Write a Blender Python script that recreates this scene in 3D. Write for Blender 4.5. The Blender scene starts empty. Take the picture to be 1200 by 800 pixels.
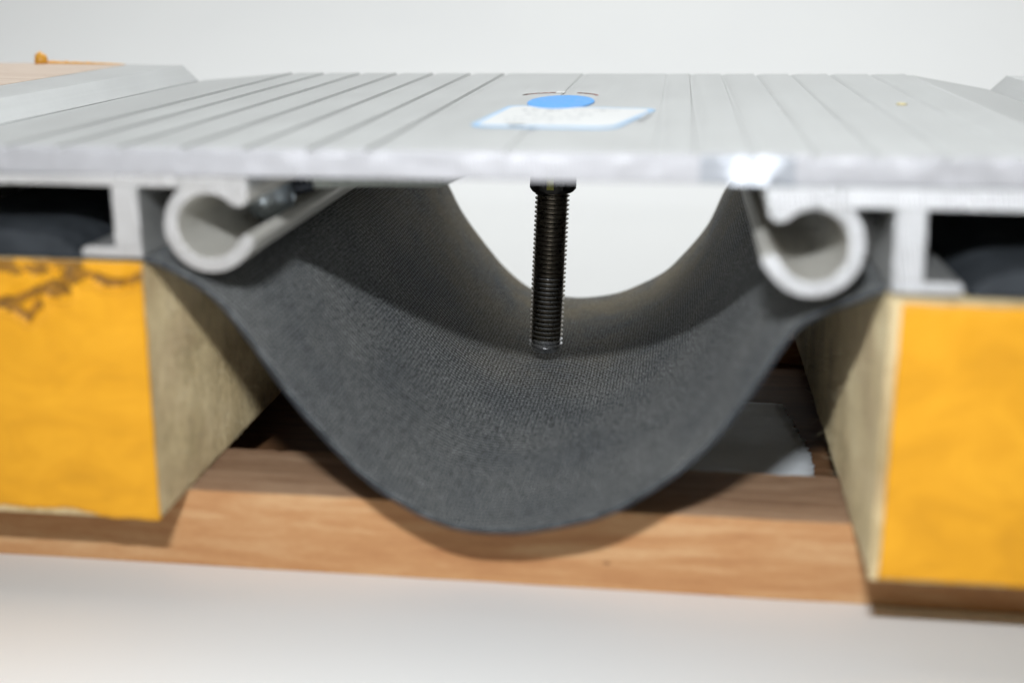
import bpy, bmesh, math, random
from mathutils import Vector, Matrix, noise

S = 0.001            # everything below is written in millimetres
D = bpy.data
C = bpy.context.scene.collection
scene = bpy.context.scene
R = random.Random(7)

# ------------------------------------------------------------------ camera
cam_d = D.cameras.new('camera'); cam = D.objects.new('camera', cam_d); C.objects.link(cam)
scene.camera = cam
YAW, PITCH, ROLL = -0.123, 0.273, 0.004
fw = Vector((math.sin(YAW)*math.cos(PITCH), math.cos(YAW)*math.cos(PITCH), -math.sin(PITCH)))
rt = Vector((math.cos(YAW), -math.sin(YAW), 0)); up = rt.cross(fw)
rt, up = rt*math.cos(ROLL)+up*math.sin(ROLL), -rt*math.sin(ROLL)+up*math.cos(ROLL)
M = Matrix((rt, up, -fw)).transposed().to_4x4()
M.translation = Vector((33.96, -255.35, 58.02))*S
cam.matrix_world = M
cam_d.sensor_width = 36; cam_d.lens = 36*1537/1200
cam_d.clip_start = 0.01; cam_d.clip_end = 50
cam_d.dof.use_dof = True; cam_d.dof.focus_distance = 0.390; cam_d.dof.aperture_fstop = 6.8

# ------------------------------------------------------------------ light
w = D.worlds.new('World'); scene.world = w; w.use_nodes = True
w.node_tree.nodes['Background'].inputs[0].default_value = (1.0, 0.82, 0.58, 1)
w.node_tree.nodes['Background'].inputs[1].default_value = 0.075

def area(name, loc, aim, sx, sy, power, col, spread=None):
    l = D.lights.new(name, 'AREA'); l.shape = 'RECTANGLE'; l.size = sx*S; l.size_y = sy*S
    l.energy = power; l.color = col
    if spread: l.spread = math.radians(spread)
    o = D.objects.new(name, l); C.objects.link(o)
    o.location = Vector(loc)*S
    o.rotation_euler = (Vector(aim)-Vector(loc)).to_track_quat('-Z', 'Y').to_euler()
    return o
area('camera_flash', (17, -277, 172), (0, 40, -20), 30, 9, 0.66, (0.95, 0.98, 1.0), 125)
area('overhead_softbox', (-110, 640, 1080), (-20, 430, -77), 1700, 1150, 19.0, (0.955, 0.99, 1.0))

scene.view_settings.view_transform = 'Standard'
scene.view_settings.look = 'None'
scene.view_settings.exposure = 0.0
scene.view_settings.gamma = 1.0
scene.view_settings.use_curve_mapping = False

# ------------------------------------------------------------------ material helpers
class NT:
    def __init__(s, name):
        s.m = D.materials.new(name); s.m.use_nodes = True
        s.t = s.m.node_tree; s.n = s.t.nodes
        s.b = s.n['Principled BSDF']
        s.co = s.n.new('ShaderNodeTexCoord')
    def new(s, kind, **kw):
        x = s.n.new(kind)
        for k, v in kw.items(): setattr(x, k, v)
        return x
    def link(s, a, b): s.t.links.new(a, b)
    def mapping(s, scale, src='Object', rot=(0, 0, 0)):
        mp = s.new('ShaderNodeMapping'); mp.inputs['Scale'].default_value = scale
        mp.inputs['Rotation'].default_value = rot
        s.link(s.co.outputs[src], mp.inputs['Vector']); return mp.outputs[0]
    def noise(s, scale, detail=4, rough=.55, src='Object', dist=0.0, sc=1/S):
        """scale = cycles per mm on each axis"""
        nz = s.new('ShaderNodeTexNoise'); nz.inputs['Scale'].default_value = 1
        nz.inputs['Detail'].default_value = detail; nz.inputs['Roughness'].default_value = rough
        nz.inputs['Distortion'].default_value = dist
        s.link(s.mapping(tuple(v*sc for v in scale), src), nz.inputs['Vector']); return nz.outputs['Fac']
    def ramp(s, f, stops):
        r = s.new('ShaderNodeValToRGB'); e = r.color_ramp.elements
        while len(e) < len(stops): e.new(0.5)
        for i, (p, c) in enumerate(stops):
            e[i].position = p; e[i].color = (*c, 1) if len(c) == 3 else c
        s.link(f, r.inputs[0]); return r.outputs[0]
    def mix(s, f, a, b, mode='MIX'):
        m = s.new('ShaderNodeMix'); m.data_type = 'RGBA'; m.blend_type = mode
        for k, v in ((0, f), (6, a), (7, b)):
            if isinstance(v, (int, float)): m.inputs[k].default_value = v
            elif isinstance(v, tuple): m.inputs[k].default_value = (*v, 1)
            else: s.link(v, m.inputs[k])
        return m.outputs[2]
    def math(s, op, a, b=None):
        m = s.new('ShaderNodeMath', operation=op)
        for k, v in ((0, a), (1, b)):
            if v is None: continue
            if isinstance(v, (int, float)): m.inputs[k].default_value = v
            else: s.link(v, m.inputs[k])
        return m.outputs[0]
    def bump(s, h, dist, strength=1.0, prev=None):
        b = s.new('ShaderNodeBump'); b.inputs['Distance'].default_value = dist*S
        b.inputs['Strength'].default_value = strength
        s.link(h, b.inputs['Height'])
        if prev is not None: s.link(prev, b.inputs['Normal'])
        return b.outputs[0]
    def out(s, col=None, rough=None, metal=None, normal=None, **kw):
        for k, v in (('Base Color', col), ('Roughness', rough), ('Metallic', metal), ('Normal', normal)):
            if v is None: continue
            if isinstance(v, tuple): s.b.inputs[k].default_value = (*v, 1)
            elif isinstance(v, (int, float)): s.b.inputs[k].default_value = v
            else: s.link(v, s.b.inputs[k])
        for k, v in kw.items(): s.b.inputs[k.replace('_', ' ')].default_value = v
        return s.m

def m_alu(name, base, r0, r1, metal=0.85, brush=(1.2, .012, 1.2), cut=False, saw=.10):
    t = NT(name)
    a = t.noise(brush, 5, .6); b = t.noise((.05, .04, .05), 3)
    c = t.noise((.9, .9, .9), 6, .7)
    v = t.math('MULTIPLY', t.math('ADD', t.math('ADD', a, b), c), 1/3)
    col = t.ramp(v, [(.3, tuple(x*.86 for x in base)), (.7, tuple(min(1, x*1.06) for x in base))])
    ro = t.ramp(v, [(.35, (r0,)*3), (.65, (r1,)*3)])
    if cut:
        wv = t.new('ShaderNodeTexWave'); wv.inputs['Scale'].default_value = 1; wv.inputs['Distortion'].default_value = 3.5
        wv.inputs['Detail'].default_value = 3
        t.link(t.mapping((380, 60, 90), 'Object', (0, .5, 0)), wv.inputs['Vector'])
        h = t.math('ADD', wv.outputs['Fac'], c)
        n = t.bump(h, saw, .8)
    else:
        n = t.bump(t.math('ADD', a, c), .02, .6)
    return t.out(col, ro, metal, n)

ALU = m_alu('mill_aluminium', (.60, .61, .61), .38, .55, metal=.8)
ALU_DK = m_alu('socket_aluminium', (.66, .645, .60), .4, .6, metal=.35)
ALU_CUT = m_alu('sawn_aluminium', (.70, .69, .69), .34, .46, metal=.8, brush=(.3, .3, .3), cut=True, saw=.2)
ALU_CUT2 = m_alu('glint_sawn_aluminium', (.88, .89, .92), .24, .40, metal=.7, brush=(.3, .3, .3), cut=True, saw=.34)  # paler than the left cut: flash glint put into the base colour

def m_fabric():
    t = NT('ribbed_barrier_cloth')
    uv = 'UV'      # u = mm along the sag, v = mm into the depth
    def wave(scale, rot, dist):
        wv = t.new('ShaderNodeTexWave'); wv.inputs['Scale'].default_value = 1
        wv.inputs['Distortion'].default_value = dist; wv.inputs['Detail'].default_value = 2
        wv.inputs['Detail Scale'].default_value = .6
        t.link(t.mapping(scale, uv, rot), wv.inputs['Vector']); return wv.outputs['Fac']
    # one wave cycle per ~0.314/scale mm
    a = wave((.314/1.0, 0.0, 1), (0, 0, 0), 1.2)
    b = wave((0.314/1.75, .314/1.75, 1), (0, 0, math.radians(78)), 1.6)
    n1 = t.noise((1.5, 1.0, 1), 3, .8, uv, sc=1)
    n2 = t.noise((.035, .03, 1), 4, .6, uv, sc=1)
    n3 = t.noise((.35, .35, 1), 3, .6, uv, sc=1)
    sp = t.noise((2.3, 2.3, 1), 1, .5, uv, sc=1)
    weave = t.math('ADD', t.math('MULTIPLY', a, .3), t.math('MULTIPLY', b, .7))
    hgt = t.math('ADD', t.math('MULTIPLY', weave, .42), t.math('MULTIPLY', n1, 1.15))
    base = t.ramp(hgt, [(.52, (.0035, .0042, .0052)), (.68, (.020, .0235, .028)), (.83, (.072, .079, .085)), (.97, (.62, .64, .64))])
    base = t.mix(1.0, base, t.ramp(n2, [(.3, (.55, .57, .60)), (.7, (.98, .98, .97))]), 'MULTIPLY')
    warm_tint = t.ramp(t.math('ADD', t.math('MULTIPLY', n2, .8), t.math('MULTIPLY', n3, .25)), [(.38, (0, 0, 0)), (.62, (1, 1, 1))])
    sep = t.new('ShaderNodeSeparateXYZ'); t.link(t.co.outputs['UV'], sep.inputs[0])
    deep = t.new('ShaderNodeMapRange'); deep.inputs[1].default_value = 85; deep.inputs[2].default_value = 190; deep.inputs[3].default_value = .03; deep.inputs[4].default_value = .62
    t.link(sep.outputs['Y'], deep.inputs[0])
    col = t.mix(t.math('MULTIPLY', warm_tint, deep.outputs[0]), base, (.23, .175, .085))  # patchy dust, deepened towards the rear to paint the warm shade there
    fleck = t.ramp(sp, [(.70, (0, 0, 0)), (.76, (1, 1, 1))])
    col = t.mix(t.math('MULTIPLY', fleck, .5), col, (.36, .36, .34))
    n = t.bump(hgt, .36, 1.0)
    return t.out(col, .72, 0, n, Specular_IOR_Level=.22, Sheen_Weight=.04, Sheen_Roughness=.5)
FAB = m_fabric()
t = NT('cut_rubber_edge'); RIM = t.out(t.ramp(t.noise((.15, .15, .15), 3), [(.3, (.022, .026, .031)), (.7, (.048, .055, .064))]), .7, 0, t.bump(t.noise((.6, .6, .6), 4), .2, .5), Specular_IOR_Level=.25)


def m_paint():
    t = NT('yellow_paint')
    a = t.noise((.05, .2, .09), 6, .65, dist=1.0); b = t.noise((.9, .9, .35), 5, .65)
    col = t.ramp(a, [(.3, (.66, .30, .011)), (.5, (.75, .345, .013)), (.7, (.83, .395, .018))])
    n = t.bump(t.math('ADD', a, t.math('MULTIPLY', b, .35)), .5, .35)
    return t.out(col, .55, 0, n, Specular_IOR_Level=.3)
PAINT = m_paint()
t = NT('thick_brown_paint_crack'); BROWN = t.out(t.ramp(t.noise((.4, .4, .4), 4), [(.3, (.13, .06, .006)), (.7, (.44, .20, .015))]), .6, 0)

def m_block():
    t = NT('fibrous_block_side')
    g = t.noise((.5, .34, .10), 6, .72, dist=2.2); f = t.noise((1.4, 1.1, .7), 6, .8); p = t.noise((.05, .05, .05), 3)
    v = t.math('MULTIPLY', t.math('ADD', t.math('ADD', g, f), p), 1/3)
    col = t.ramp(v, [(.38, (.20, .13, .05)), (.46, (.52, .395, .20)), (.53, (.70, .555, .31)), (.62, (.92, .80, .52))])
    red = t.ramp(t.noise((.12, .03, .05), 3), [(.5, (0, 0, 0)), (.7, (1, 1, 1))])
    col = t.mix(t.math('MULTIPLY', red, .35), col, (.42, .26, .15))
    n = t.bump(g, .9, .7); n = t.bump(f, .7, .8, n)
    return t.out(col, .85, 0, n, Specular_IOR_Level=.2, Diffuse_Roughness=1.0, Sheen_Weight=.6, Sheen_Roughness=.45, Sheen_Tint=(.95, .86, .62, 1))
BLOCK = m_block()

def m_wood(name, dark, mid, light, bump, knot=None):
    t = NT(name)
    g = t.noise((.020, .16, .20), 6, .6, dist=1.5); f = t.noise((.35, 1.6, 1.8), 6, .75); p = t.noise((.03, .05, .05), 2)
    v = t.math('ADD', t.math('MULTIPLY', g, .55), t.math('ADD', t.math('MULTIPLY', f, .25), t.math('MULTIPLY', p, .2)))
    col = t.ramp(v, [(.36, dark), (.5, mid), (.62, light)])
    if knot:
        mp = t.new('ShaderNodeMapping'); mp.inputs['Location'].default_value = tuple(-k*S for k in knot)
        t.link(t.co.outputs['Object'], mp.inputs[0])
        ln = t.new('ShaderNodeVectorMath', operation='LENGTH')
        sc = t.new('ShaderNodeVectorMath', operation='MULTIPLY'); sc.inputs[1].default_value = (1000/1.7, 0, 1000/.8)
        t.link(mp.outputs[0], sc.inputs[0]); t.link(sc.outputs[0], ln.inputs[0])
        k = t.ramp(t.math('ADD', ln.outputs['Value'], t.math('MULTIPLY', f, .6)), [(.5, (1, 1, 1)), (1.0, (0, 0, 0))])
        col = t.mix(t.math('MULTIPLY', k, .75), col, (.12, .035, .012))
    n = t.bump(t.math('ADD', v, t.math('MULTIPLY', f, .4)), bump, .7)
    return t.out(col, .62, 0, n, Specular_IOR_Level=.3)
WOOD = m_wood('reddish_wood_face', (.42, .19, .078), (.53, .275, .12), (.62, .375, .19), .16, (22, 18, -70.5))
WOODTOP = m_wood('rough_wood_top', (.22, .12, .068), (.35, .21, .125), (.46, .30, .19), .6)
PLY = m_wood('pale_plywood', (.55, .42, .33), (.64, .52, .43), (.70, .59, .5), .1)

t = NT('white_paper')
pn = t.noise((.004, .004, .004), 3)
PAPER = t.out(t.ramp(pn, [(.3, (.80, .805, .81)), (.7, (.83, .835, .835))]), .55, 0, t.bump(t.noise((.02, .02, .02), 3), .5, .3), Specular_IOR_Level=.35)

def m_simple(name, col, rough, metal=0, vary=.15, sc=.6, bump=.03, **kw):
    t = NT(name); v = t.noise((sc, sc, sc), 5, .6)
    c = t.ramp(v, [(.3, tuple(x*(1-vary) for x in col)), (.7, tuple(min(1, x*(1+vary)) for x in col))])
    r = t.ramp(v, [(.3, (max(.03, rough-.08),)*3), (.7, (rough+.08,)*3)])
    return t.out(c, r, metal, t.bump(v, bump, .5), **kw)
BLACK = m_simple('black_oxide_steel', (.19, .165, .13), .30, .85, .3)
CREST = m_simple('glint_thread_crest', (.85, .85, .86), .18, 1)  # pale crests on the lower thread: side glints put into the colour
BRIGHT = m_simple('lit_tip_steel', (.50, .50, .52), .28, 1)  # brighter steel for the bolt end, painting the flash that catches it
BALL = m_simple('dull_steel_ball', (.62, .70, .78), .34, .85, .15, .3, 0.0)
STEM = m_simple('dark_steel', (.04, .045, .055), .35, .8)
BAR = m_simple('greyish_steel_bar', (.72, .76, .70), .42, .2)
YMARK = m_simple('yellow_green_mark', (.75, .72, .20), .35, .3)  # yellow-green patch on the near side of the nut
YLUMP = m_simple('dried_orange_paint', (.85, .42, .05), .3, 0)
STICK = m_simple('sticker_white', (.76, .77, .77), .4, 0, .02)
BLUE = m_simple('print_blue', (.03, .36, .92), .4, 0, .12)
PALEBLUE = m_simple('print_light_blue', (.34, .58, .86), .4, 0, .10)
GREYINK = m_simple('print_grey', (.52, .54, .56), .5, 0, .2)
REDINK = m_simple('print_red', (.55, .10, .07), .5, 0, .2)
DARKINK = m_simple('print_dark', (.09, .09, .08), .5, 0, .2)
FIBRE = m_simple('pale_fibre', (.66, .58, .40), .7, 0, .3)

# ------------------------------------------------------------------ object helpers
def empty(name, loc, label, cat, group=None):
    o = D.objects.new(name, None); C.objects.link(o); o.location = Vector(loc)*S
    o.empty_display_size = .02
    o['label'] = label; o['category'] = cat
    if group: o['group'] = group
    return o

def mesh(name, verts, faces, mats, parent=None, smooth=None, bevel=None, fm=None, uvs=None, label=None):
    """verts in world millimetres; parent offsets are removed"""
    off = Vector((0, 0, 0)); p = parent
    while p is not None: off += p.location; p = p.parent
    me = D.meshes.new(name)
    me.from_pydata([Vector(v)*S-off for v in verts], [], faces)
    for m in (mats if isinstance(mats, (list, tuple)) else [mats]): me.materials.append(m)
    if uvs:
        ul = me.uv_layers.new(name='UVMap')
        for l in me.loops: ul.data[l.index].uv = uvs[l.vertex_index]
    if fm:
        for i, k in enumerate(fm): me.polygons[i].material_index = k
    bm = bmesh.new(); bm.from_mesh(me); bmesh.ops.recalc_face_normals(bm, faces=bm.faces); bm.to_mesh(me); bm.free()
    o = D.objects.new(name, me); C.objects.link(o)
    if parent is not None: o.parent = parent
    if bevel:
        b = o.modifiers.new('bevel', 'BEVEL'); b.width = bevel*S; b.segments = 2; b.limit_method = 'ANGLE'; b.angle_limit = math.radians(38)
        b.use_clamp_overlap = True
    if smooth is not None:
        me.shade_smooth()
        try: me.set_sharp_from_angle(angle=math.radians(smooth))
        except Exception: pass
    if label: o['label'] = label
    return o

def extrude(name, prof, y0, y1, mats, parent=None, bevel=.2, capmat=0, smooth=35, tilt=0.0, nseg=1, **kw):
    """closed (x,z) outline pushed from y0 (front) to y1; y0 may be a function of (x,z)"""
    n = len(prof); V = []
    for k in range(nseg+1):
        for (x, z) in prof:
            a = (y0(x, z) if callable(y0) else y0) + tilt*z
            b = (y1(x, z) if callable(y1) else y1)
            V.append((x, a+(b-a)*k/nseg, z))
    F = []; fm = []
    for k in range(nseg):
        for i in range(n):
            j = (i+1) % n
            F.append((k*n+i, k*n+j, (k+1)*n+j, (k+1)*n+i)); fm.append(0)
    # triangulated caps through bmesh so concave outlines are safe
    from mathutils.geometry import tessellate_polygon
    tr = tessellate_polygon([[Vector((x, z, 0)) for x, z in prof]])
    for tri in tr:
        F.append(tuple(tri)); fm.append(capmat)
        F.append(tuple(nseg*n+i for i in reversed(tri))); fm.append(capmat)
    o = mesh(name, V, F, mats, parent, smooth=smooth, fm=fm, **kw)
    if bevel:
        # merge flat cap triangles, then bevel the rim
        bm = bmesh.new(); bm.from_mesh(o.data)
        bmesh.ops.dissolve_limit(bm, angle_limit=.001, verts=bm.verts, edges=[e for e in bm.edges if len(e.link_faces) == 2 and e.link_faces[0].normal.dot(e.link_faces[1].normal) > .99999 and e.link_faces[0].material_index == capmat and abs(e.link_faces[0].normal.y) > .5])
        bm.to_mesh(o.data); bm.free()
        b = o.modifiers.new('bevel', 'BEVEL'); b.width = bevel*S; b.segments = 2; b.limit_method = 'ANGLE'; b.angle_limit = math.radians(50)
    return o

def tube(name, pts, rad, mat, parent=None, seg=16, cap=True, **kw):
    V = []; F = []; n = len(pts); P = [Vector(p) for p in pts]
    rads = rad if isinstance(rad, (list, tuple)) else [rad]*n
    d0 = (P[1]-P[0]).normalized(); a = d0.orthogonal().normalized()
    for i, p in enumerate(P):
        d = (P[min(i+1, n-1)]-P[max(i-1, 0)]).normalized()
        a = (a-d*a.dot(d)).normalized(); b = d.cross(a)
        for k in range(seg):
            q = 2*math.pi*k/seg
            V.append(tuple(p+(a*math.cos(q)+b*math.sin(q))*rads[i]))
    for i in range(n-1):
        for k in range(seg):
            F.append((i*seg+k, i*seg+(k+1) % seg, (i+1)*seg+(k+1) % seg, (i+1)*seg+k))
    if cap:
        F.append(tuple(range(seg))); F.append(tuple(reversed(range((n-1)*seg, n*seg))))
    return mesh(name, V, F, mat, parent, smooth=40, **kw)

def nz(x, y=0, z=0): return noise.noise(Vector((x, y, z)))

def struct(o): o['kind'] = 'structure'; return o

# ------------------------------------------------------------------ setting: white paper sweep
V = []; F = []
prof = [(-900, -77)] + [(y, -77) for y in range(-700, 801, 100)]
for k in range(1, 13):
    a = k/12*math.pi/2*.95
    prof.append((800+700*math.sin(a), -77+700*(1-math.cos(a))))
prof.append((prof[-1][0]+60, prof[-1][1]+900))
XS = [-1800+240*i for i in range(16)]
for (y, z) in prof:
    for x in XS: V.append((x, y, z))
for j in range(len(prof)-1):
    for i in range(len(XS)-1):
        a = j*len(XS)+i; F.append((a, a+1, a+1+len(XS), a+len(XS)))
struct(mesh('floor', V, F, PAPER, smooth=60))

# ------------------------------------------------------------------ base slats
def slat(y0, y1, zt, zb, label, seed):
    """long sawn slat with slightly wavy arrises and a chipped back edge"""
    V = []; F = []; fm = []; n = 220
    for i in range(n+1):
        x = -235+470*i/n
        e = .22*nz(x*.05, seed)+.12*nz(x*.4, seed+3)
        chip = max(0, nz(x*.22, seed+9)-.05)*1.6+max(0, nz(x*.9, seed+5)-.1)*.9
        e2 = .18*nz(x*.06, seed+7)
        V += [(x, y0+e2, zb), (x, y0+.15+e2, zt-.9+e), (x, y0+.35+e2, zt-.3+e), (x, y0+1.1+e2, zt+e*.5),
              (x, (y0+y1)/2, zt+.1*nz(x*.1, seed+2)), (x, y1-1.2-chip, zt), (x, y1-chip*.5, zt-.8-chip*.4), (x, y1, zb)]
    for i in range(n):
        for k in range(8):
            j = (k+1) % 8
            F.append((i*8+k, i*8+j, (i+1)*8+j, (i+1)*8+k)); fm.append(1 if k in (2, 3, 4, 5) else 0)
    F += [tuple(range(8)), tuple(reversed(range(n*8, n*8+8)))]; fm += [0, 0]
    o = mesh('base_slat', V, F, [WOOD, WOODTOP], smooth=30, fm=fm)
    o['label'] = label; o['category'] = 'wood slat'; o['group'] = 'wooden base slats under the two blocks'
    return o
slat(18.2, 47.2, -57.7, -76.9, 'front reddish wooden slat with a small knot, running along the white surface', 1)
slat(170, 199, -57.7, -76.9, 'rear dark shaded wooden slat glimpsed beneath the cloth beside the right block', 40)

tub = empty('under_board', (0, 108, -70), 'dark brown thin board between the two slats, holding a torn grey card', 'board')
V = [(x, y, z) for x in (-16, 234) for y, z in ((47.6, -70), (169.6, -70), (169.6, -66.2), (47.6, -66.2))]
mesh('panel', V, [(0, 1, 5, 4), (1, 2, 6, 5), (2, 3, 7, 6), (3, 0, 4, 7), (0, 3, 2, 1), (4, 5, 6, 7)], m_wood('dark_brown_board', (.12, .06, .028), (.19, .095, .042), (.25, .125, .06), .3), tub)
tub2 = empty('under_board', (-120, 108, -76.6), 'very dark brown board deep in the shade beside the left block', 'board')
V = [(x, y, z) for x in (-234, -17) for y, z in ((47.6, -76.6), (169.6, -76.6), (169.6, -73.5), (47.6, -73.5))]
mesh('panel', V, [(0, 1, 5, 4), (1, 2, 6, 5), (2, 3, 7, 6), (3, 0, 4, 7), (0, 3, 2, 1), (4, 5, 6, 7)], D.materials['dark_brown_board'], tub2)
V = []; F = []
n_ = 60; m_ = 24
for i in range(n_+1):
    y = 48+76*i/n_
    xr = 72.6+1.3*nz(y*.35, 4)+.9*nz(y*1.1, 7)-max(0, (y-84))*.10
    xl = -14+3*nz(y*.1, 9)
    for j in range(m_+1):
        x = xl+(xr-xl)*j/m_; V.append((x, y, -65.6+.5*nz(x*.05, y*.05, 1)+.25*nz(x*.2, y*.2, 2)))
for i in range(n_):
    for j in range(m_):
        a = i*(m_+1)+j; F.append((a, a+1, a+m_+2, a+m_+1))
o = mesh('paper_scrap', V, F, m_simple('grey_white_card', (.78, .82, .86), .6, 0, .06, .1), smooth=60)
md = o.modifiers.new('thickness', 'SOLIDIFY'); md.thickness = .35*S
o['label'] = 'torn pale grey card lying under the cloth beside the right block'; o['category'] = 'card'

# ------------------------------------------------------------------ yellow faced blocks
CRACKS = [[(-75.6, -3), (-79.8, -4.4), (-83.2, -4.0), (-86.6, -3.0), (-91.7, -4.2), (-96, -5.6), (-100.2, -7.6), (-103.6, -8.8), (-110, -9.5)],
          [(-108, -9.5), (-103.6, -10.5), (-101, -12.4), (-98.3, -9.8)], [(-95.5, -7.0), (-91.7, -6.6)]]
def pdist(x, z, P):
    best = 1e9
    for (ax_, az), (bx, bz) in zip(P, P[1:]):
        dx, dz = bx-ax_, bz-az; u = max(0, min(1, ((x-ax_)*dx+(z-az)*dz)/(dx*dx+dz*dz)))
        best = min(best, math.hypot(x-ax_-u*dx, z-az-u*dz))
    return best
def block(side, yf, label):
    """side -1 left, +1 right"""
    xi = 75.2*side; xo = 205*side; H0, H1 = -57.5, -0.15
    t = empty('painted_block', (140*side, 100, H0), label, 'block', 'yellow painted blocks either side of the gap')
    # core: gridded box so the rough inner face has real unevenness
    V = []; F = []
    ny, nz_ = 200, 70
    idx = {}
    def v(x, y, z):
        V.append((x, y, z)); return len(V)-1
    for j in range(ny+1):
        for k in range(nz_+1):
            y = yf+(207-yf)*j/ny; z = H0+(H1-H0)*k/nz_
            d = .3*nz(y*.06, z*.05, side*5)+.16*nz(y*.5, z*.12, side*9)+.14*nz(y*1.6, z*.5, side*4)
            if k in (0, nz_): d -= .3
            idx[j, k] = v(xi-side*d*(0 if j == 0 else 1)-side*0, y, z)
    for j in range(ny):
        for k in range(nz_): F.append((idx[j, k], idx[j+1, k], idx[j+1, k+1], idx[j, k+1]))
    a = [v(xo, yf, H0), v(xo, 207, H0), v(xo, 207, H1), v(xo, yf, H1)]
    F.append(tuple(a))
    F.append(tuple([idx[j, 0] for j in range(ny+1)]+[a[1], a[0]]))
    F.append(tuple([idx[j, nz_] for j in range(ny+1)]+[a[2], a[3]]))
    F.append(tuple([idx[0, k] for k in range(nz_+1)]+[a[3], a[0]]))
    F.append(tuple([idx[ny, k] for k in range(nz_+1)]+[a[2], a[1]]))
    mesh('core', V, F, BLOCK, t, smooth=40)
    # paint coat: wobbly sheet of real thickness on the front
    V = []; F = []; fm = []
    nx, nk = 330, 100
    rim = .0 if side < 0 else 1.9
    for i in range(nx+1):
        for k in range(nk+1):
            u = i/nx; q = k/nk
            x = (xi+side*rim)+(xo-xi-side*rim)*(u**1.9)
            px = abs(x)
            if side < 0:
                bot = H0-.2+(1.5*max(0, min(1, (px-86)/9)))+.35*nz(x*.12)+.2*nz(x*.5)
                top = H1+.15+.25*nz(x*.3, 4)
            else:
                bot = H0+.3+.25*nz(x*.1, 8)+.12*nz(x*.5, 3); top = H1-1.0+.3*nz(x*.12, 5)
            z = bot+(top-bot)*q
            edge = min(q, 1-q)*60 if u > .2 else min(q, 1-q, u*.9)*60
            th = .55*min(1, edge*.6)**.5 + .15
            dpt = th+.16*nz(x*.09, z*.12, side)+.10*nz(x*.3, z*.15, side*3+1)
            cr = 0
            if side < 0:   # ridged gouges near the top of the left face
                d1 = min(pdist(x, z+.5*nz(x*.4, z*.4, 3), c) for c in CRACKS)
                cr = math.exp(-(d1/(.85+.5*nz(x*.3, z*.3, 6)))**2)
                dpt += .75*math.exp(-((d1-1.5)/.8)**2)
                if z > -3.2-1.2*nz(x*.25, 3) and px > 84: dpt += .5*nz(x*.45, z*.9, 2); band = max(0, min(1, (px-84)/4)); cr = max(cr, band*max(0, .60+.8*nz(x*.35, z*.9, 9)))
            dpt -= cr*1.3
            xx = x+(side*.25*nz(z*.15, 2)+side*.1*nz(z*.7, 5))*(1 if i == 0 else 0)
            V.append((xx, yf-max(dpt, .05)-.02, z)); fm.append(cr)
    W = nk+1; cr = fm; fm = []
    for i in range(nx):
        for k in range(nk):
            F.append((i*W+k, (i+1)*W+k, (i+1)*W+k+1, i*W+k+1))
            fm.append(1 if (cr[i*W+k]+cr[(i+1)*W+k+1]) > .85 else 0)
    nb = len(V)
    for i in range(nx+1):
        for k in range(W):
            if i in (0, nx) or k in (0, nk): pass
    ring = [(i, 0) for i in range(nx+1)]+[(nx, k) for k in range(1, W)]+[(i, nk) for i in range(nx-1, -1, -1)]+[(0, k) for k in range(nk-1, 0, -1)]
    base = len(V)
    for (i, k) in ring:
        p = V[i*W+k]; V.append((p[0], yf+.03, p[2]))
    for q in range(len(ring)):
        r_ = (q+1) % len(ring)
        F.append((ring[q][0]*W+ring[q][1], ring[r_][0]*W+ring[r_][1], base+r_, base+q)); fm.append(0)
    mesh('paint_coat', V, F, [PAINT, BROWN], t, smooth=60, fm=fm)
    # loose fibres on the inner lower arris
    V = []; F = []
    rr = random.Random(11+side)
    spots = [(90+rr.uniform(-8, 8), -46+rr.uniform(-9, 6)) for _ in range(12)] if side < 0 else [(104+rr.uniform(-14, 40), -52+rr.uniform(-5, 8)) for _ in range(14)]
    spots += [(rr.uniform(10, 200), rr.uniform(-57, -5)) for _ in range(300)]
    for (y, z) in spots:
        L = rr.uniform(1.2, 4.0); d = Vector((-side*rr.uniform(.3, 1), rr.uniform(-.5, .8), rr.uniform(-.6, .7))).normalized()
        bend = Vector((0, rr.uniform(-1, 1), rr.uniform(-1, 1)))*.5
        p = Vector((xi+side*.3, y, z)); prev = None
        for s_ in range(5):
            u = s_/4; c = p+d*L*u+bend*L*u*u; r_ = .055*(1-.6*u)
            b0 = len(V)
            for q in range(3):
                an = q*2.094; V.append((c.x, c.y+r_*math.cos(an), c.z+r_*math.sin(an)))
            if prev is not None:
                for q in range(3): F.append((prev+q, prev+(q+1) % 3, b0+(q+1) % 3, b0+q))
            prev = b0
    o = mesh('loose_fibres', V, F, FIBRE, t); o['kind'] = 'stuff'
    return t
block(-1, 0.0, 'left block with yellow front, crumpled brown cracks in the paint along its top')
block(+1, -10.0, 'right block, closer, smooth yellow front with a bare pale rim at its inner edge')

# ------------------------------------------------------------------ barrier cloth
def catmull(P, n):
    out = []
    m = len(P)
    for i in range(m-1):
        p0 = P[max(i-1, 0)]; p1 = P[i]; p2 = P[i+1]; p3 = P[min(i+2, m-1)]
        for k in range(n):
            t_ = k/n
            out.append(tuple(.5*((2*p1[d])+(-p0[d]+p2[d])*t_+(2*p0[d]-5*p1[d]+4*p2[d]-p3[d])*t_**2+(-p0[d]+3*p1[d]-3*p2[d]+p3[d])*t_**3) for d in range(2)))
    out.append(P[-1]); return out
def resample(P, n):
    L = [0]
    for a, b in zip(P, P[1:]): L.append(L[-1]+math.dist(a, b))
    out = []; j = 0
    for i in range(n+1):
        s_ = L[-1]*i/n
        while j < len(L)-2 and L[j+1] < s_: j += 1
        u = (s_-L[j])/max(1e-9, L[j+1]-L[j]); out.append((P[j][0]+(P[j+1][0]-P[j][0])*u, P[j][1]+(P[j+1][1]-P[j][1])*u))
    return out, L[-1]
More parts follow.
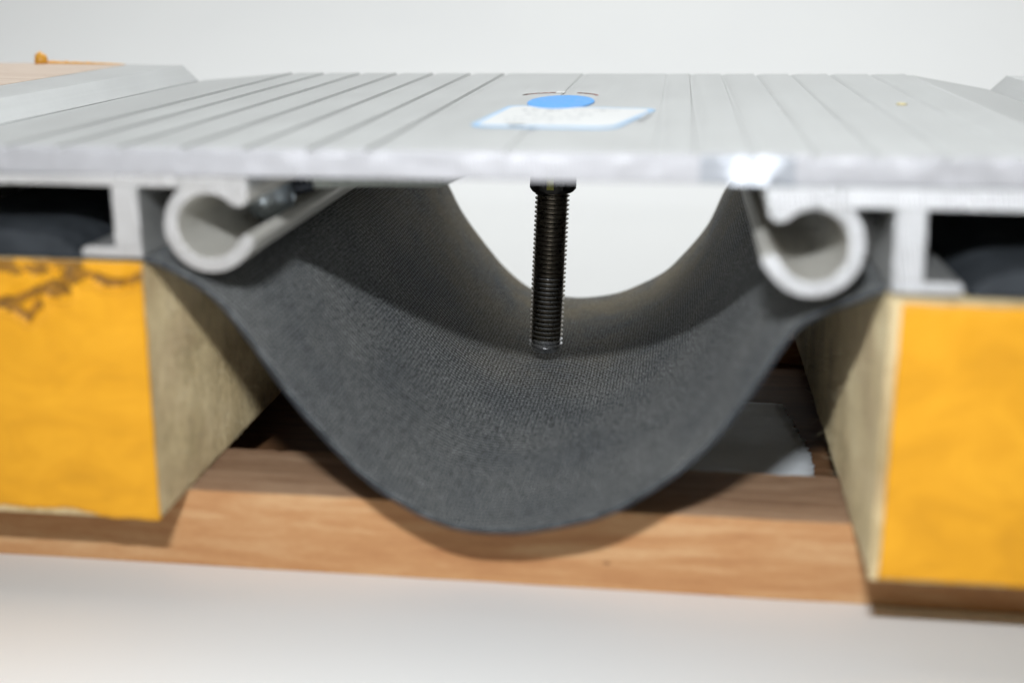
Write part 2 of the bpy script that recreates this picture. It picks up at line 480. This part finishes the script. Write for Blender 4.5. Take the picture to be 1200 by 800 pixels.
front = [(-96, .45), (-84, .45), (-76.2, .4), (-69.5, -1.6), (-60, -7.6), (-53, -16.5), (-46.2, -26.6), (-35.6, -39.4), (-24.6, -49.1), (-12, -55.2), (.7, -56.4), (13.4, -54.0), (24.2, -49.6), (34.5, -42), (43.2, -33.4), (51, -21.5), (58, -9.6), (64, -4.8), (70, -2.2), (76.2, .2), (84, .45), (96, .45)]
rear = [(-96, .45), (-84, .45), (-76.2, .4), (-68, -1.2), (-59, -3.6), (-51.5, -8.4), (-47.2, -14), (-41.6, -24.8), (-33.8, -35.6), (-26, -44.8), (-16.6, -52.2), (-5.9, -54.7), (5, -54.8), (17.2, -52.3), (30.8, -45.3), (38.1, -38.2), (46.6, -27), (52, -14.6), (57, -7), (64, -2.5), (76.2, .2), (96, .45)]
NU, NV = 200, 110
fr, LF = resample(catmull(front, 8), NU); rr_, LR = resample(catmull(rear, 8), NU)
V = []; F = []; UVS = []
for j in range(NV+1):
    q = j/NV
    for i in range(NU+1):
        a, b = fr[i], rr_[i]
        yf = 0.6-.055*a[0] if a[0] > 0 else .6-.01*a[0]
        y = yf+(206-yf)*q
        x = a[0]+(b[0]-a[0])*q; z = a[1]+(b[1]-a[1])*q
        free = max(0, min(1, (70-abs(x))/14))
        z += free*(.35*nz(x*.035, y*.02)+.12*nz(x*.11, y*.09, 4)+.05*nz(x*.3, y*.3, 7)-.9*math.sin(math.pi*q)*max(0, 1-(x/30)**2)*.6)
        z += -.25*math.exp(-((x+3.2)**2+(y-126)**2)/60)
        y += .3*nz(x*.08, 3)*(1 if j == 0 else 0)
        V.append((x, y, z)); UVS.append((i/NU*LF, y))
for j in range(NV):
    for i in range(NU):
        a = j*(NU+1)+i; F.append((a, a+1, a+NU+2, a+NU+1))
tb = empty('moisture_barrier', (0, 100, -56), 'dark grey woven cloth trough sagging between the two yellow blocks', 'barrier cloth')
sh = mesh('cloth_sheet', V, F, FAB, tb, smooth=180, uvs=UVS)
sh.data.materials.append(RIM)
md = sh.modifiers.new('thickness', 'SOLIDIFY'); md.thickness = 1.0*S; md.offset = 0; md.material_offset_rim = 1
# make sure the loops/uvs survive the parent offset (uvs are in mm)
for side in (-1, 1):
    # folded outer hem lying on the block, inside the frame cavity
    V = []; F = []; UVS = []
    yf = 1.5 if side < 0 else -8.2
    sec = [(0, .3), (.3, .9), (1.5, 2.4), (4, 4.6), (8, 5.9), (14, 6.4), (24, 6.0), (34, 6.2), (40, 5), (43, 2), (43, .3)]
    ns = len(sec); NN = 60
    for j in range(NN+1):
        y = yf+(204-yf)*j/NN
        for k, (dx, h) in enumerate(sec):
            hh = h*(1+.12*nz(y*.05, k*.4, side))
            if j == 0: hh *= .9
            V.append((side*(89.2+dx), y+.4*nz(dx*.2, h*.2, side), hh)); UVS.append((dx+h, y))
    for j in range(NN):
        for k in range(ns-1):
            a = j*ns+k; F.append((a, a+1, a+ns+1, a+ns))
        F.append((j*ns+ns-1, j*ns, (j+1)*ns, (j+1)*ns+ns-1))
    F += [tuple(range(ns)), tuple(reversed(range(NN*ns, NN*ns+ns)))]
    mesh('folded_hem', V, F, RIM, tb, smooth=50)

# ------------------------------------------------------------------ aluminium side frames
def plate_top(x): return 24.8+.0125*x
def plate_bot(x): return 19.2+.0125*x
def arc(cx, cz, r, a0, a1, n):
    return [(cx+r*math.cos(math.radians(a0+(a1-a0)*i/n)), cz+r*math.sin(math.radians(a0+(a1-a0)*i/n))) for i in range(n+1)]
def frame(side, yf, cz, zf, tilt, cut, label):
    m = lambda P: [(x*(-side), z) for x, z in P]      # profiles are drawn for the left frame (side -1 -> x as written)
    t = empty('side_frame', (side*90, 100, 0.9), label, 'aluminium frame', 'aluminium frames on top of the blocks')
    Y1 = 205.5; mats = [ALU, cut]
    ft = lambda x: plate_bot(x*(-side))-.06
    kw = dict(capmat=1, tilt=tilt)
    t2 = .31 if side > 0 else 0.0
    # flange (continues outward to the raised edge strip)
    extrude('flange', m([(-51.6, zf), (-51.6, ft(-51.6)), (-137.2, ft(-137.2)), (-137.2, zf)]), yf+(tilt-t2)*zf, Y1, mats, t, bevel=.25, capmat=1, tilt=t2)
    extrude('leg', m([(-75, 3.2), (-75, zf-.01), (-80.7, zf-.01), (-80.7, 3.2)]), yf-.02, Y1, mats, t, bevel=.15, **kw)
    extrude('foot', m([(-75, .95), (-75, 3.19), (-86.6, 3.19), (-87.7, 2.8), (-88.1, 2.0), (-87.9, 1.3), (-87.2, .95)]), yf-.02, Y1, mats, t, bevel=.15, **kw)
    # tubular ball socket: C-shaped, opening inwards
    cx = -60.3; ro, ri = 9.6, 6.7
    out_ = arc(cx, cz, ro, 88, 322, 46); inn = arc(cx, cz, ri, 322, 38, 56)
    a = math.radians(322); tx, tz = -math.sin(a), math.cos(a)
    o1 = out_[-1]; i1 = inn[0]; L = 2.9
    lip = [(o1[0]+tx*L*.5, o1[1]+tz*L*.5), (o1[0]+tx*L, o1[1]+tz*L), (o1[0]+tx*(L+.9)-.5*math.cos(a), o1[1]+tz*(L+.9)-.5*math.sin(a)),
           (i1[0]+tx*(L+.9)+.5*math.cos(a), i1[1]+tz*(L+.9)+.5*math.sin(a)), (i1[0]+tx*L, i1[1]+tz*L), (i1[0]+tx*L*.5, i1[1]+tz*L*.5)]
    hook = [(-54.6, cz+4.3), (-53.2, cz+4.2), (-51.9, cz+5.3), (-51.65, zf-.02)]
    top = [(-61.5, zf-.02)]
    prof = out_+lip+inn[:-1]+hook+top
    prof = [(x, min(z, zf-.02)) for x, z in prof]
    cl = []
    for p in prof:
        if not cl or math.dist(p, cl[-1]) > .05: cl.append(p)
    extrude('ball_socket', m(cl), yf-.04, Y1, [ALU_DK, cut], t, bevel=.3, **kw)
    # raised edge strip beside the finished surface
    zt = 26
    extrude('edge_strip', m([(-137.25, .95), (-137.25, 20.6), (-142.6, zt), (-163, zt), (-163, .95)]), yf, 207, [ALU, cut], t, bevel=.3, **kw)
    return t
frame(-1, 0.0, 8.0, 15.8, 0.0, ALU_CUT, 'left aluminium frame, dull end with round open socket holding a steel ball')
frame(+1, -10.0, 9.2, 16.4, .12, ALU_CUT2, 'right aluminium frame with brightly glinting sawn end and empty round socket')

# ------------------------------------------------------------------ cover plate
tp = empty('cover_plate', (0, 100, 19.2), 'wide ribbed aluminium cover plate bridging both frames, carrying a blue bordered sticker', 'cover plate')
grooves = [-103.2, -91.4, -78.1, -64.6, -51.4, -38.1, -26.0, 1.7, 30.5, 38.4, 48.9, 60.1, 71.5, 84.3, 97.6, 109.7]
fine = {1.7: .5, 30.5: .3, 38.4: .55, 48.9: .65}
def ptop(x):
    z = plate_top(x)
    if x < -104: z = plate_top(-104)+(x+104)*(3.1/33)
    if x > 110: z = plate_top(110)-(x-110)*(4.6/27)
    return z
xs = []
for g in grooves:
    k = fine.get(g, 1)
    xs += [(g-1.5, .10*k), (g-.75, .16*k), (g-.4, -.50*k), (g+.3, -.62*k), (g+.9, -.22*k), (g+2.4, 0)]
allx = {}
for x, d in xs: allx[x] = d
x = -137.0
while x <= 137:
    if not any(abs(x-q) < 2.6 for q in grooves): allx[x] = 0
    x += 1.5 if -60 < x < 120 else 3
X = sorted(allx)
def yfront(x): return -3-.035*x
def yback(x): return 208.3-.03*x
V = []; F = []; fm = []
ys = [0, .35, .9, 2.5, 8, 30, 60, 100, 140, 170, 190, 200, 204]
NR = 7   # rows down the sawn front face
def glint(x):
    a = max(0, min(1, (x-43)/1.8))*max(0, min(1, (53.6-x)/1.8)); b = max(0, min(1, (x-26)/8))*max(0, min(1, (68-x)/8))
    return max(a*a*(3-2*a), .03*b)
cols = []
for x in X:
    yf = yfront(x); zt = ptop(x)+allx[x]; zb = plate_bot(x)
    col = []
    th = zt-zb
    for r in range(NR+1):      # front face from bottom to top
        q = r/NR
        z = zb+th*q
        rounding = .5*max(0, (q-.78)/.22)**2+.25*max(0, (.12-q)/.12)
        tl = -.05+.07*nz(x*.06, 7)+.04*nz(x*.35, 3)
        y = yf+rounding+tl*(q-.3)*3+.30*nz(x*.22, q*1.6, 1)+.14*nz(x*.9, q*3, 4)
        g = glint(x)
        if g > 0: y = y*(1-g)+(yf-1.0+.30*(z-zb)+.22*nz(x*.6, q*2.5, 6))*g
        if r == NR:
            z -= .12+.25*abs(nz(x*.5, 9)); y += .05
        col.append((x, y, z))
    y0 = col[-1][1]
    for yy in ys[1:]:
        y = y0+yy if yy < 100 else yfront(x)+yy
        w_ = .03*nz(x*.05, y*.02, 3)
        burr = .22*max(0, nz(x*.33, 11)+.1)*math.exp(-((yy-.7)/.7)**2)
        col.append((x, y, ptop(x)+allx[x]+w_+burr))
    yb = yback(x)
    col += [(x, yb-.4, ptop(x)+allx[x]), (x, yb, ptop(x)+allx[x]-.35), (x, yb, zb)]
    cols.append(col)
n = len(cols[0])
for c in cols: V += c
for i in range(len(cols)-1):
    for k in range(n):
        j = (k+1) % n
        F.append((i*n+k, i*n+j, (i+1)*n+j, (i+1)*n+k)); fm.append((2 if 38 < X[i] and X[i+1] < 57 else 1) if k < NR else (1 if k == NR else 0))
F += [tuple(range(n)), tuple(reversed(range((len(cols)-1)*n, len(cols)*n)))]; fm += [0, 0]
ALU_TOP = m_alu('cover_plate_aluminium', (.52, .53, .528), .40, .55, metal=.6)
ALU_EDGE = m_alu('cover_plate_sawn_edge', (.56, .56, .59), .52, .68, metal=.5, brush=(.3, .3, .3), cut=True)
mesh('ribbed_deck', V, F, [ALU_TOP, ALU_EDGE, m_alu('filed_bright_facet', (.42, .44, .48), .46, .60, metal=.6, brush=(.3, .3, .3))], tp, smooth=28, fm=fm)

def sheet(name, outline, z, mat, parent, th=.1):
    o = []
    n = len(outline)
    V = [(x, y, ptop(x)+z) for x, y in outline]+[(x, y, ptop(x)+z-th) for x, y in outline]
    F = [tuple(range(n)), tuple(reversed(range(n, 2*n)))]+[(i, (i+1) % n, n+(i+1) % n, n+i) for i in range(n)]
    return mesh(name, V, F, mat, parent)
def rounded(corners, r, n=6):
    out = []
    m = len(corners)
    for i in range(m):
        p = Vector(corners[i]); a = (Vector(corners[i-1])-p).normalized()*r; b = (Vector(corners[(i+1) % m])-p).normalized()*r
        for k in range(n+1):
            u = k/n; out.append(tuple(p+a*(1-u)**2+b*u**2))
    return out
sc = [(-13, 40), (20.5, 37), (29.5, 82), (-9.5, 90)]
st = mesh('sticker', *(lambda o: ([(x, y, ptop(x)+.22) for x, y in o]+[(x, y, ptop(x)+.06) for x, y in o],
     [tuple(range(len(o))), tuple(reversed(range(len(o), 2*len(o))))]+[(i, (i+1) % len(o), len(o)+(i+1) % len(o), len(o)+i) for i in range(len(o))]))(rounded(sc, 5)), PALEBLUE, tp,
     label='white sticker with a light blue border and a blue oval emblem')
cen = Vector((6.9, 62))
inner = [tuple(cen+Vector(((p[0]-cen[0])*.925, (p[1]-cen[1])*.91))) for p in rounded(sc, 5)]
sheet('white_panel', inner, .27, STICK, st, .04)
el = [(3.1+8.9*math.cos(a), 99.5+19*math.sin(a)) for a in [2*math.pi*i/40 for i in range(40)]]
sheet('emblem', el, .33, BLUE, st, .2)
rp = random.Random(5)
V = []; F = []
def quad(V, F, x, y, w_, h, z, rot=0):
    b = len(V)
    for dx, dy in ((-w_, -h), (w_, -h), (w_, h), (-w_, h)):
        X_, Y_ = x+dx*math.cos(rot)-dy*math.sin(rot), y+dx*math.sin(rot)+dy*math.cos(rot)
        V.append((X_, Y_, ptop(X_)+z))
    F.append((b, b+1, b+2, b+3))
# rows of small worn, unreadable strokes
for row, (yy, x0, x1) in enumerate(((76, -4, 20), (66, -2, 14), (57, -6, 12), (49, -5, 6))):
    x = x0
    while x < x1:
        w_ = rp.uniform(.25, .8)
        if rp.random() < .8: quad(V, F, x, yy+rp.uniform(-.8, .8), w_, rp.uniform(.5, 1.6), .31, rp.uniform(-.4, .4))
        x += w_*2+rp.uniform(.2, .9)
mesh('faded_print', V, F, GREYINK, st)
V = []; F = []
for x in (-4.4, -3.2, -1.9): quad(V, F, x+1.2, 41.5, .6, 1.2, .31, .3)
mesh('worn_edge_mark', V, F, DARKINK, st)
V = []; F = []
for i in range(8): quad(V, F, 25.6+.25*i, 56+1.9*i, .7, 1.1, .30, .2)
mesh('worn_corner_mark', V, F, GREYINK, st)
# thin arc of scuffed red and dark print behind the emblem
for nm, mt, sel, off in (('red_arc_print', REDINK, 0, 0), ('dark_arc_print', DARKINK, 1, .7)):
    V = []; F = []
    for i in range(26):
        a = math.pi*(.06+.88*i/25)
        x = .9+10.6*math.cos(a); y = 120+9.5*math.sin(a)+off
        if (i in (9, 10, 11, 12)): continue
        if (i+sel) % 2 == 0 or rp.random() < .3: quad(V, F, x, y, .45, .8, .12+.01*sel, a)
    mesh(nm, V, F, mt, st)
V = []; F = []; quad(V, F, .2, 131, 1.2, 3.4, .13); mesh('white_spot_print', V, F, STICK, st)

def blob(name, c, r, sq, mat, parent, seed=0, n=12):
    bm = bmesh.new(); bmesh.ops.create_icosphere(bm, subdivisions=2, radius=1)
    V = []
    for v in bm.verts:
        k = 1+.28*nz(v.co.x*1.5+seed, v.co.y*1.5, v.co.z*1.5)
        V.append((c[0]+v.co.x*r*k*sq[0], c[1]+v.co.y*r*k*sq[1], c[2]+v.co.z*r*k*sq[2]))
    F = [tuple(v.index for v in f.verts) for f in bm.faces]; bm.free()
    return mesh(name, V, F, mat, parent, smooth=180)
blob('paint_speck', (91.5, 97, ptop(91.5)+.1), 1.3, (1, 1.6, .35), m_simple('yellow_speck', (.72, .62, .32), .4), tp, 2)

# ------------------------------------------------------------------ turn bar with its two balls
tt = empty('turn_bar', (-59, 38, 8), 'flat grey steel turn bar with a dull steel ball in the left socket', 'turn bar')
def ball(c, r):
    bm = bmesh.new(); bmesh.ops.create_uvsphere(bm, u_segments=40, v_segments=24, radius=1)
    V = [(c[0]+v.co.x*r, c[1]+v.co.y*r, c[2]+v.co.z*r) for v in bm.verts]; F = [tuple(v.index for v in f.verts) for f in bm.faces]; bm.free()
    return mesh('steel_ball', V, F, BALL, tt, smooth=180)
ball((-59.2, 38, 8.3), 5.9)
ball((60.3, 190, 9.2), 5.7)
tube('stem', [(-54.4, 40.6, 9.9), (-52.6, 41.6, 10.4), (-50.4, 42.6, 10.9)], [2.0, 2.4, 2.2], STEM, tt)
tube('stem', [(55.6, 187, 10.6), (54, 186, 11.6), (52.4, 185, 12.6)], [2.6, 3.4, 3.4], STEM, tt)
# bar as a bent strip
path = [(-50.6, 40, 9.8), (-43, 51.5, 8.4), (-40, 56, 7.9), (-26.5, 75, 5.1), (-24.5, 78, 5.2), (-17, 89, 7.3), (-12, 98, 11.5), (-6, 106, 15.2), (4, 120, 15.6), (18, 142, 15.6), (34, 165, 15.2), (46, 178, 13.4), (53.5, 184, 12)]
V = []; F = []
for i, p in enumerate(path):
    a = Vector(path[max(i-1, 0)]); b = Vector(path[min(i+1, len(path)-1)]); d = (b-a); d.z = 0; d.normalize(); s_ = Vector((-d.y, d.x, 0))
    hw = 13.0 if 1 < i < len(path)-2 else (1.5 if i in (0, len(path)-1) else 6.0)
    P = Vector(p)
    for (u, v) in ((0, 0), (1, 0), (1, 1), (0, 1)): q = P+s_*hw*u; V.append((q.x, q.y, q.z+2.3*v))
for i in range(len(path)-1):
    for k in range(4):
        j = (k+1) % 4; F.append((i*4+k, i*4+j, (i+1)*4+j, (i+1)*4+k))
F += [(0, 1, 2, 3), tuple(reversed(range(len(V)-4, len(V))))]
mesh('flat_bar', V, F, BAR, tt, bevel=.3, smooth=30)

# ------------------------------------------------------------------ centre bolt
BX, BY = -1.2, 125.0
tbolt = empty('centre_bolt', (BX, BY, 0), 'long black threaded bolt hanging below the middle of the plate, tip almost touching the cloth', 'bolt')
def ax(z): return (BX+(z+3)*.034, BY)         # the bolt leans very slightly
pitch, r1, r0 = 1.36, 5.25, 4.45
z0, z1 = 14.0, -50.8
turns = (z0-z1)/pitch; seg = 36
r1 = 5.1
V = []; F = []
steps = int(turns*seg)
pr = [(0.0, r0), (.22, r0), (.48, r1), (.60, r1), (.86, r0)]
for i in range(steps+1):
    a = 2*math.pi*i/seg; zz = z0-pitch*i/seg
    taper = min(1, max(0, (zz-z1)/2.6)); 
    for (o_, r) in pr:
        z = zz-o_*pitch
        rr2 = min(r, 3.4+1.9*min(1, max(0, (z-(z1-1.6))/2.8)))
        cx, cy = ax(z); V.append((cx+rr2*math.cos(a), cy+rr2*math.sin(a), z))
k = len(pr)
for i in range(steps):
    for j in range(k-1): F.append((i*k+j, (i+1)*k+j, (i+1)*k+j+1, i*k+j+1))
    if i+seg <= steps: F.append((i*k+k-1, (i+1)*k+k-1, (i+1+seg)*k if i+1+seg <= steps else (i+seg)*k, (i+seg)*k))
def rad(i): c_ = ax(V[i][2]); return math.hypot(V[i][0]-c_[0], V[i][1]-c_[1])
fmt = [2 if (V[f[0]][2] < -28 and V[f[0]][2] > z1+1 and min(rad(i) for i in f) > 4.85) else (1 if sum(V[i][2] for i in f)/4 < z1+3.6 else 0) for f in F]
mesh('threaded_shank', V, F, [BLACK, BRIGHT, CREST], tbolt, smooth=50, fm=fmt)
tipz = [(-49.8, 4.5), (-51.1, 4.0), (-51.8, 3.4), (-52.0, 2.2), (-52.05, 0.01)]
V = []; F = []
for z, r in tipz:
    cx, cy = ax(z)
    for q in range(32): V.append((cx+r*math.cos(q/32*6.2832), cy+r*math.sin(q/32*6.2832), z))
for i in range(len(tipz)-1):
    for q in range(32): F.append((i*32+q, i*32+(q+1) % 32, (i+1)*32+(q+1) % 32, (i+1)*32+q))
mesh('bolt_tip', V, F, BRIGHT, tbolt, smooth=50)
# hexagonal nut with chamfered corners
V = []; F = []
def hexr(a, R_): 
    q = ((math.degrees(a)+30) % 60)-30
    return R_*math.cos(math.radians(30))/math.cos(math.radians(q))
rings = [(-3.3, 1, 5.7), (-3.0, 1, 6.1), (-2.2, 0, 6.9), (9, 0, 6.9), (9.6, 1, 6.1)]
for z, c, Rr in rings:
    cx, cy = ax(z)
    for q in range(72):
        a = q/72*2*math.pi; r = min(hexr(a+.5, 6.9), Rr) if not c else min(hexr(a+.5, 6.9), Rr)
        V.append((cx+r*math.cos(a), cy+r*math.sin(a), z))
for i in range(len(rings)-1):
    for q in range(72): F.append((i*72+q, i*72+(q+1) % 72, (i+1)*72+(q+1) % 72, (i+1)*72+q))
F += [tuple(reversed(range(72))), tuple(range(4*72, 5*72))]
mesh('nut', V, F, m_simple('black_nut', (.03, .028, .026), .38, .7), tbolt, smooth=25)
V = []; F = []
cx, cy = ax(0)
for z in (-2.0, 3.0):
    for q in range(7):
        a = -math.pi/2-.20+.34*q/6+.03; r = hexr(a+.5, 6.9)+.06
        V.append((cx-.3+r*math.cos(a), cy+r*math.sin(a), z))
for q in range(6): F.append((q, q+1, q+8, q+7))
o = mesh('nut_mark', V, F, YMARK, tbolt, smooth=60)
sm = o.modifiers.new('thickness', 'SOLIDIFY'); sm.thickness = .08*S

# ------------------------------------------------------------------ floor finish panels beyond the frames
def panel(side, label):
    t = empty('finish_panel', (side*185, 100, 0), label, 'panel')
    V = []; F = []; n_ = 60
    x0, x1 = side*163.2, side*260
    for j in range(n_+1):
        x = x0+(x1-x0)*j/n_
        yb = 206+1.2*nz(x*.1, 3)-max(0, (abs(x)-205))*.12
        zt = 26.1+.15*nz(x*.2, 1)
        yf = 0 if side < 0 else -10
        V += [(x, yf, 0), (x, yf, zt), (x, yb, zt), (x, yb, 0)]
    for j in range(n_):
        for k in range(4): F.append((j*4+k, j*4+(k+1) % 4, (j+1)*4+(k+1) % 4, (j+1)*4+k))
    F += [(0, 1, 2, 3), tuple(reversed(range(n_*4, n_*4+4)))]
    mesh('board', V, F, PLY, t, bevel=.3)
    return t
tpn = panel(-1, 'pale plywood panel at upper left with orange paint along its far edge')
blob('paint_lump', (-194.5, 203, 27.6), 2.4, (1, 1, 1.1), YLUMP, tpn, 1)
V = []; F = []
n_ = 50
for i in range(n_+1):
    u = i/n_; x = -194+30*u
    h = .9*(1-u)**.6*(1+.5*nz(x*.6, 2))+.08
    for q in range(7):
        a = math.pi*q/6; V.append((x, 205.2+1.3*math.cos(a)*(1-.5*u), 26.15+h*math.sin(a)))
for i in range(n_):
    for q in range(6): F.append((i*7+q, i*7+q+1, (i+1)*7+q+1, (i+1)*7+q))
mesh('paint_bead', V, F, YLUMP, tpn, smooth=60)
